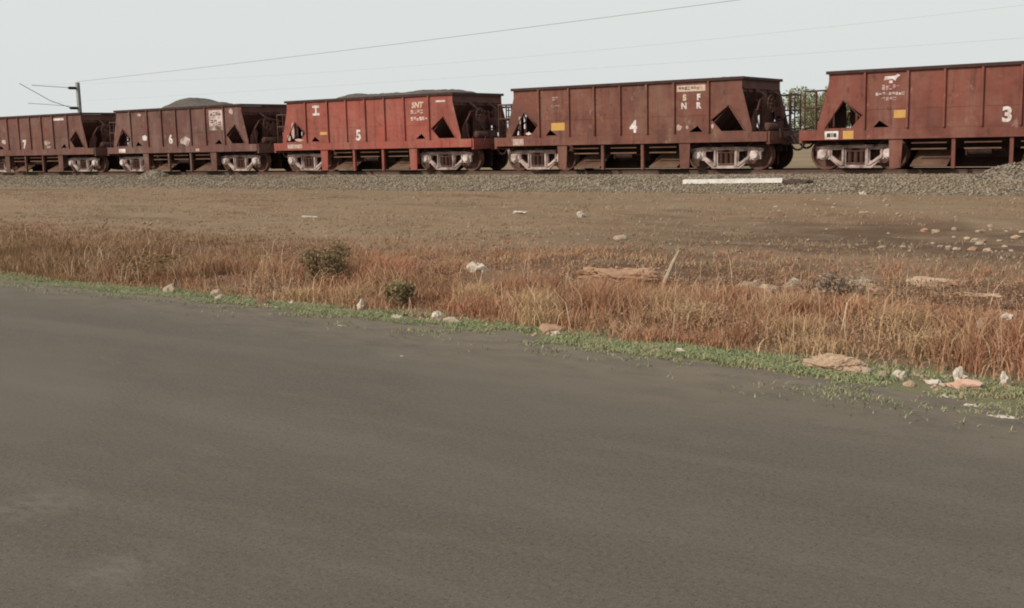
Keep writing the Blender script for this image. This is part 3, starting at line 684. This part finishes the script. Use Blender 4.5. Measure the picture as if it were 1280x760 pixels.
def grass_mat(name, cols, sc=.5):
    n = N(name, .8, .15); r = n.pos.outputs['Random Per Island']
    c = n.mix(n.noise((sc, sc, .2), 4, .38, .64), cols[0], cols[1]); c = n.mix(n.mul(n.noise((sc*1.7, sc*1.7, .2), 3, .50, .66), .9), c, cols[2])
    c = n.mix(n.mul(n.rng(r, .55, 1), .75), c, cols[3]); c = n.mix(n.mul(n.rng(r, .25, 0), .6), c, cols[4]); return n.out(c)
def dry_mat():
    n = N('dry_reddish_grass', .8, .15); r = n.pos.outputs['Random Per Island']; X, Y, Z = n.sep()
    c = n.mix(n.noise((.5, .5, .2), 4, .38, .64), (.43, .208, .118), (.33, .160, .090))
    c = n.mix(n.mul(n.noise((.8, .9, .2), 3, .50, .64), .9), c, (.49, .315, .185))
    c = n.mix(n.mul(n.noise((.35, .6, .2), 3, .52, .68), .8), c, (.46, .20, .118))
    c = n.mix(n.mul(n.rng(X, -13, -19), .75), c, (.215, .128, .062))                      # browner, greener growth towards the left
    c = n.mix(n.mul(n.rng(r, .5, 1), .8), c, (.50, .345, .215)); c = n.mix(n.mul(n.rng(r, .22, 0), .7), c, (.20, .11, .065)); return n.out(c)
DRY = dry_mat()
x, y, idx = tufts(9000, wedge(11.2, 16.9, .9), (10, 26), .055)
mask = fbm(x*.45, y*.7, 3); rel = y - edge_y(x) + .9*(fbm(x*.9, y*.4+5, 3)-.5)
tall = np.interp(rel, [.5, .9, 2.0, 3.4, 4.6, 6.0], [.08, .22, .40, .28, .12, .06])*(.10+1.75*fbm(x*.8+9, y*1.1, 3)**1.2)
right = np.clip((x+9.5)/2, 0, 1)
keep = (rel > .55+.5*fbm(x*1.2, y*0+3, 2)) & (mask > .30+.05*np.clip((x+14)/5, 0, 1)+.12*rng.random(len(x)))
keep &= rng.random(len(x)) > np.clip((y-14.3)/1.2, 0, .93)*right
keep &= rng.random(len(x)) > np.clip((y-15.8)/1.3, 0, .95)
keep &= ~(((x+9.8)/1.9)**2 + ((y-15.2)/1.2)**2 < 1*(.6+.6*rng.random(len(x))))      # bare ground round the white bag on the bank
x, y, tall = x[keep], y[keep], tall[keep]
hh = tall*(.35+.95*rng.random(len(x)))
tag(link('dry_grass', blades(x, y, hh, .008+.005*rng.random(len(x)), .12+.55*rng.random(len(x))), DRY), 'reddish dry grass over the bank beside the road', None, None, 'stuff')
x, y, idx = tufts(3600, wedge(11.2, 17.5, 1.), (6, 14), .10)
k = (y > edge_y(x)+.6)
x, y = x[k], y[k]
tag(link('dead_grass', blades(x, y, .04+.12*rng.random(len(x)), np.full(len(x), .010), .4+.6*rng.random(len(x))), DRY), 'dead grass lying low between the tufts', None, None, 'stuff')
x, y = wedge(11.5, 15.2)(900); k = (y > edge_y(x)+.9) & (fbm(x*.7, y, 3) > .45); x, y = x[k], y[k]
tag(link('seed_stalks', blades(x, y, .40+.30*rng.random(len(x)), np.full(len(x), .010), .1+.5*rng.random(len(x))), grass_mat('pale_stalk', [(.55, .40, .26), (.48, .30, .18), (.58, .45, .31), (.62, .50, .36), (.36, .22, .13)])), 'pale seed stalks standing above the dry grass', None, None, 'stuff')
# weeds: small withered leaves in drifts through the grass, and clods on the bare patches
n = 90000; x, y = wedge(11.3, 16.4)(n); rel = y-edge_y(x); d = fbm(x*.6+40, y*.9+11, 4); k = (rel > .6) & (d > .50+.10*rng.random(n)); x, y, d = x[k], y[k], d[k]; n = len(x)
hz = (.05+.45*np.clip((d-.5)*4, 0, 1))*rng.random(n)**.7*np.clip((16.6-y)/2.5, .15, 1); p = np.stack([x, y, ground_z(x, y)+hz], 1)
u = rng.normal(size=(n, 3)); u /= np.linalg.norm(u, axis=1)[:, None]; v = np.cross(u, rng.normal(size=(n, 3))); v /= np.linalg.norm(v, axis=1)[:, None]; q = (.008+.014*rng.random((n, 1)))
V = np.stack([p-u*q, p+v*q*.5, p+u*q, p-v*q*.5], 1)
WEED = grass_mat('withered_weed', [(.30, .17, .105), (.22, .135, .075), (.36, .225, .15), (.40, .28, .18), (.15, .09, .055)], .9)
tag(link('withered_weeds', arr_mesh('weeds', V.reshape(-1, 3), np.arange(4*n), np.full(n, 4)), WEED), 'withered brown weeds in drifts among the dry grass', None, None, 'stuff')
n = 5200; x, y = wedge(11.3, 19.5)(n); k = y > edge_y(x)+.6; x, y = x[k], y[k]
stones('clods', np.stack([x, y, ground_z(x, y)+.004], 1), .008+.05*rng.random(len(x))**3.5, simple('clod_earth', (.27, .17, .11), (.15, .085, .055), 5), 'clods and crumbs of soil on the bank')
n = 4200; x, y = wedge(17, 30.5)(n)
stones('flat_pebbles', np.stack([x, y, ground_z(x, y)+.004], 1), .008+.045*rng.random(len(x))**4, simple('pebble', (.36, .29, .21), (.19, .13, .09), 4), 'pebbles scattered over the tan flat')
bx = np.array([-8.1, -8.5, -7.8, -6.0, -9.6, -4.6, -3.6, -5.2, -11.6, -3.0, -6.7, -12.4, -4.1]); by = np.array([12.1, 12.5, 11.7, 12.6, 12.7, 12.2, 12.8, 13.5, 12.4, 12.0, 13.2, 12.0, 11.6]); bh = np.array([.46, .42, .3, .34, .40, .36, .40, .3, .3, .34, .34, .25, .24])
idx = np.repeat(np.arange(len(bx)), 420); x = bx[idx]+rng.normal(size=len(idx))*.17; y = by[idx]+rng.normal(size=len(idx))*.13; h = bh[idx]*(.5+.6*rng.random(len(idx)))
tag(link('straw_clumps', blades(x, y, h, .009+.004*rng.random(len(x)), .15+.5*rng.random(len(x))), grass_mat('pale_straw', [(.50, .33, .18), (.44, .27, .15), (.54, .38, .22), (.60, .45, .28), (.32, .19, .10)])), 'pale yellow straw clumps in the reddish grass', None, None, 'stuff')
STUB = grass_mat('short_straw', [(.32, .225, .14), (.29, .18, .11), (.35, .265, .17), (.40, .30, .20), (.22, .15, .095)], .3)
x, y, idx = tufts(5200, wedge(16, 30, 1.1), (5, 12), .07); keep = fbm(x*.3, y*.6, 3) > .42; x, y = x[keep], y[keep]
tag(link('stubble', blades(x, y, .03+.07*rng.random(len(x)), np.full(len(x), .012), .3+.6*rng.random(len(x))), STUB), 'short straw stubble on the flat beside the track', None, None, 'stuff')
GREEN = grass_mat('green_grass', [(.265, .275, .14), (.21, .265, .125), (.33, .285, .165), (.40, .35, .22), (.17, .20, .095)], 1.3)
n = 185000; x = -42+43*rng.random(n)**.75; e = edge_y(x); y = e + .40 + np.where((rng.random(n) < .2) & (x < -4.5), -np.abs(rng.normal(size=n))*.42, rng.normal(size=n)*.44)
d = fbm(x*1.1, y*1.6, 4)+.06*(x < -9); keep = (d > .34+.16*rng.random(n)) & ((y > e-.1) | (fbm(x*2.3, y*3.5, 3) > .5+.12*rng.random(n))); x, y = x[keep], y[keep]
tag(link('green_grass', blades(x, y, .02+.055*rng.random(len(x)), np.full(len(x), .011), .4+.6*rng.random(len(x))), GREEN), 'low green grass creeping along the edge of the road', None, None, 'stuff')
# grit along the road's edge
n = 1500; x = -26+27*rng.random(n); y = edge_y(x)+.25+rng.normal(size=n)*.35
stones('verge_grit', np.stack([x, y, np.where(y < edge_y(x), .006, ground_z(x, y)+.006)], 1), .005+.012*rng.random(n)**3, simple('grit', (.33, .27, .20), (.19, .145, .10), 5), 'scattered grit along the road edge')

def shrub(x, y, h, r, mat, label, count, leaf=.035):
    z0 = gz(x, y); t = empty('shrub', (x, y, z0), label, 'shrub'); rr = random.Random(int(abs(x*100))); mb = MB(); blobs = []
    for i in range(9):
        a = rr.uniform(0, 6.28); q = rr.uniform(.1, 1)*r; z = h*rr.uniform(.35, .9); mb.tube((0, 0, -.03), (q*math.cos(a), q*math.sin(a), z), .010, 5, .004)
        blobs.append((q*math.cos(a)*.9, q*math.sin(a)*.9, z*.92, r*.42, r*.42, h*.26, count//12)); blobs.append((q*math.cos(a)*.7, q*math.sin(a)*.7, z*.42, r*.45, r*.42, h*.28, count//12))
    mb.build('stems', BARK, t); link('foliage', leaf_cloud(blobs, leaf), mat, t)
OLIVE = leaf_mat('olive_leaf', (.16, .125, .058), (.24, .19, .095), (.22, .14, .08)); OLIVE2 = leaf_mat('tawny_leaf', (.19, .16, .075), (.27, .22, .11), (.22, .15, .08))
shrub(-13.1, 13.25, .72, .42, OLIVE, 'dark olive green shrub standing in the reddish grass at left of centre', 4200, .026)
shrub(-10.5, 12.15, .40, .24, OLIVE2, 'small tawny green shrub close to the green verge', 1400, .028)
shrub(-16.8, 12.9, .45, .75, leaf_mat('brown_leaf', (.20, .125, .06), (.27, .175, .09), (.22, .13, .065)), 'broad low brown shrub in the grass at far left', 1500, .03)
shrub(-5.05, 14.9, .32, .40, leaf_mat('grey_twig', (.20, .14, .10), (.38, .29, .22), (.26, .18, .13)), 'grey twiggy brush among the rubble on the bank at right', 420, .03)

# ------------------------------------------------------------------ stones and litter along the verge and the bank
def stone(x, y, s, mat, label, seed, group=None, rz=0): return lump('stone', (x, y), s, mat, label, 'stone', seed, .38, 2, group, rz)
def litter(x, y, s, mat, label, seed, group=None, name='litter_bag', cat='litter', dz=0, rz=0, rough=.6):
    s = tuple(v*.82 for v in s)
    return lump(name, (x, y, dz), s, mat, label, cat, seed, rough, 3, group, rz)
stone(-14.9, 11.55, (.10, .09, .12), STONE, 'upright pale stone at the far left of the verge, alone in the green', 1)
stone(-14.0, 11.75, (.10, .09, .08), STONE, 'left one of two pale stones side by side on the verge', 2)
stone(-13.45, 11.35, (.09, .08, .07), STONE, 'right one of two pale stones side by side on the verge', 3)
stone(-12.35, 11.2, (.13, .11, .11), STONE2, 'brown stone beside a flat white scrap on the verge', 4)
litter(-11.95, 11.0, (.17, .08, .025), PLASTIC, 'flat white scrap lying right of the brown stone on the verge', 5, None, 'litter_scrap')
litter(-12.0, 11.45, (.05, .05, .07), PLASTIC, 'tiny upright white scrap behind the flat white scrap', 6, None, 'litter_scrap')
litter(-10.9, 11.75, (.07, .06, .13), PLASTIC, 'narrow white bag standing at the foot of the grass below the olive shrub', 7)
litter(-9.75, 11.2, (.08, .06, .035), PLASTIC, 'small white scrap on green grass under the small tawny shrub', 8, None, 'litter_scrap')
litter(-9.25, 11.45, (.085, .08, .095), PLASTIC, 'white crumpled ball of paper with a dark stone on its left', 9, None, 'paper_ball')
stone(-9.6, 11.5, (.08, .06, .06), STONE2, 'dark stone on the left of the white paper ball', 10)
stone(-8.9, 11.3, (.14, .09, .05), STONE, 'low pale stone on the right of the white paper ball', 11)
litter(-7.07, 10.98, (.075, .07, .065), PLASTIC, 'white crumpled bag at the verge near the middle of the picture', 12)
stone(-7.35, 11.3, (.16, .12, .09), CLAY, 'reddish clod just behind the white bag in mid verge', 13)
litter(-5.33, 10.78, (.075, .06, .045), PLASTIC, 'white bag lying on the bright green grass right of centre', 14)
litter(-5.6, 10.7, (.09, .05, .015), PLASTIC, 'thin white scrap just left of the bag on the bright green grass', 15, None, 'litter_scrap')
lump('earth_mound', (-3.62, 10.78), (.30, .22, .13), SAND, 'pale sandy earth mound at the grass edge, the largest pale heap', 'earth mound', 16, .3, 5)
stone(-3.28, 10.68, (.06, .05, .06), STONE, 'pale stone right beside the sandy mound', 17)
litter(-2.96, 10.66, (.075, .06, .075), PLASTIC, 'roundish white bag between the sandy mound and the pink sheet', 18)
stone(-3.12, 10.62, (.07, .05, .045), STONE, 'pale stone touching the left of the roundish white bag', 19)
stone(-2.78, 10.30, (.05, .045, .045), SAND, 'small sandy stone just in front of the roundish white bag', 20)
litter(-2.46, 10.85, (.07, .05, .12), PLASTIC, 'tall torn white strip above the pink sheet', 21, None, 'litter_scrap', rough=.8)
litter(-2.33, 10.5, (.19, .10, .07), PINKL, 'pinkish crumpled sheet on the verge at right', 22, None, 'litter_sheet')
litter(-2.62, 10.55, (.10, .06, .04), PLASTIC, 'pale scrap at the left end of the pink sheet', 23, None, 'litter_scrap')
litter(-2.07, 10.88, (.05, .05, .12), PLASTIC, 'upright white bag by the right edge of the picture', 24)
litter(-2.45, 12.9, (.085, .06, .055), PLASTIC, 'white bag caught in the dry grass at far right', 25, dz=.22)
litter(-2.68, 12.75, (.07, .05, .09), STONE, 'straw coloured bag caught left of the white one in the dry grass', 26, dz=.15)
litter(-2.35, 10.0, (.075, .05, .012), PLASTIC, 'flat white scrap on the green verge below the pink sheet', 27, None, 'litter_scrap')
litter(-2.1, 9.67, (.07, .045, .02), PLASTIC, 'white scrap on the very edge of the asphalt at right', 28, None, 'litter_scrap')
litter(-1.78, 9.36, (.11, .055, .018), PLASTIC, 'white scrap nearest the camera at the right edge of the road', 29, None, 'litter_scrap')
litter(-11.15, 14.9, (.22, .17, .16), PLASTIC, 'large white crumpled bag in the bare dark patch on the bank', 30)
litter(-15.6, 22.7, (.24, .14, .07), PLASTIC, 'low white bag on the tan flat, left of the upright one', 31)
litter(-13.6, 22.3, (.09, .09, .16), PLASTIC, 'upright white bag on the tan flat below the wagon numbered 4', 32)
stone(-10.65, 18.9, (.13, .10, .09), STONE, 'lone pale stone on the tan flat between the bags and the bank', 33)
litter(-21.4, 21.2, (.30, .10, .035), PLASTIC, 'long flat white strip on the tan flat at left', 34, None, 'litter_scrap')
litter(-9.45, 30.0, (.11, .09, .09), PLASTIC, 'white scrap at the foot of the ballast below wagon 3', 35, None, 'litter_scrap')
litter(-9.8, 10.2, (.09, .05, .010), SAND, 'pale flat scrap on the asphalt below the olive shrub', 36, None, 'litter_scrap')
litter(-7.78, 9.0, (.035, .03, .014), PLASTIC, 'small white scrap out on the asphalt', 37, None, 'litter_scrap')
lump('concrete_lump', (-4.09, 15.95), (.34, .18, .08), SAND, 'flat pale slab lying on the bank at right', 'rubble', 38, .3)
litter(-3.05, 14.4, (.28, .07, .03), SAND, 'long pale flat strip in the dry grass at right', 39, None, 'litter_scrap', dz=.2)
lump('earth_mound', (-8.25, 15.0), (.62, .30, .16), CLAY, 'long ruddy earth mound on top of the bank behind the grass', 'earth mound', 40, .36, 5)
lump('earth_mound', (-9.0, 15.1), (.26, .20, .12), CLAY, 'short ruddy earth mound left of the long one', 'earth mound', 41, .36, 5)
# crumbs of earth spilt round the mounds and the litter
cx = []; cy = []
for (mx, my, rr_, k) in ((-3.62, 10.78, .55, 260), (-8.25, 15.0, .9, 160), (-2.4, 10.6, .55, 140), (-9.2, 11.45, .35, 60), (-12.2, 11.2, .45, 70), (-7.2, 11.1, .35, 60), (-13.8, 11.5, .5, 60), (-5.6, 15.1, 1.5, 320), (-9.9, 15.1, 1.5, 220)):
    cx.append(mx+rng.normal(size=k)*rr_*.6); cy.append(my+rng.normal(size=k)*rr_*.42)
cx = np.concatenate(cx); cy = np.concatenate(cy)
stones('earth_crumbs', np.stack([cx, cy, np.maximum(ground_z(cx, cy), np.where(cy < edge_y(cx), 0, -9))+.004], 1), .008+.032*rng.random(len(cx))**2.2, simple('crumb_earth', (.44, .31, .21), (.25, .155, .10), 4, .95), 'crumbs of pale earth around the mounds and litter')
# a leaning stick
o = MB().tube((0, 0, -.1), (.17, .05, .32), .040, 7, .034).tube((.17, .05, .32), (.27, .07, .52), .034, 7, .024).build('stick', WOOD); o.location = (-7.62, 14.75, gz(-7.62, 14.75)+.02)
tag(o, 'pale leaning stick standing out of the grass on the bank', 'stick')
# rubble along the top of the bank and by the ruts
for i in range(30):
    x_ = -7.3+4.2*random.random(); y_ = 15.0+random.uniform(-.4, .5)+.15*(x_+7); s = random.uniform(.05, .15)
    stone(x_, y_, (s*1.2, s, s*.7), random.choice([STONE, STONE2, SAND, CLAY]), 'piece of rubble in the row along the top of the bank right of the stick', 100+i, 'rubble on the bank', random.uniform(0, 3))
for i in range(30):
    x_ = -5.9+2.4*random.random(); y_ = 19.6+3.4*random.random(); s = random.uniform(.03, .085)
    stone(x_, y_, (s*1.3, s, s*.7), random.choice([STONE, SAND, STONE, CLAY]), 'chunk of rubble strewn by the dark rutted soil at right', 140+i, 'rubble by the ruts', random.uniform(0, 3))
for i in range(10):
    x_ = -10.8+3.4*random.random(); y_ = 24+4.5*random.random(); s = random.uniform(.03, .06)
    stone(x_, y_, (s*1.3, s, s*.7), STONE, 'small pale stone scattered on the tan flat below wagon 3', 170+i, 'stones on the flat', random.uniform(0, 3))
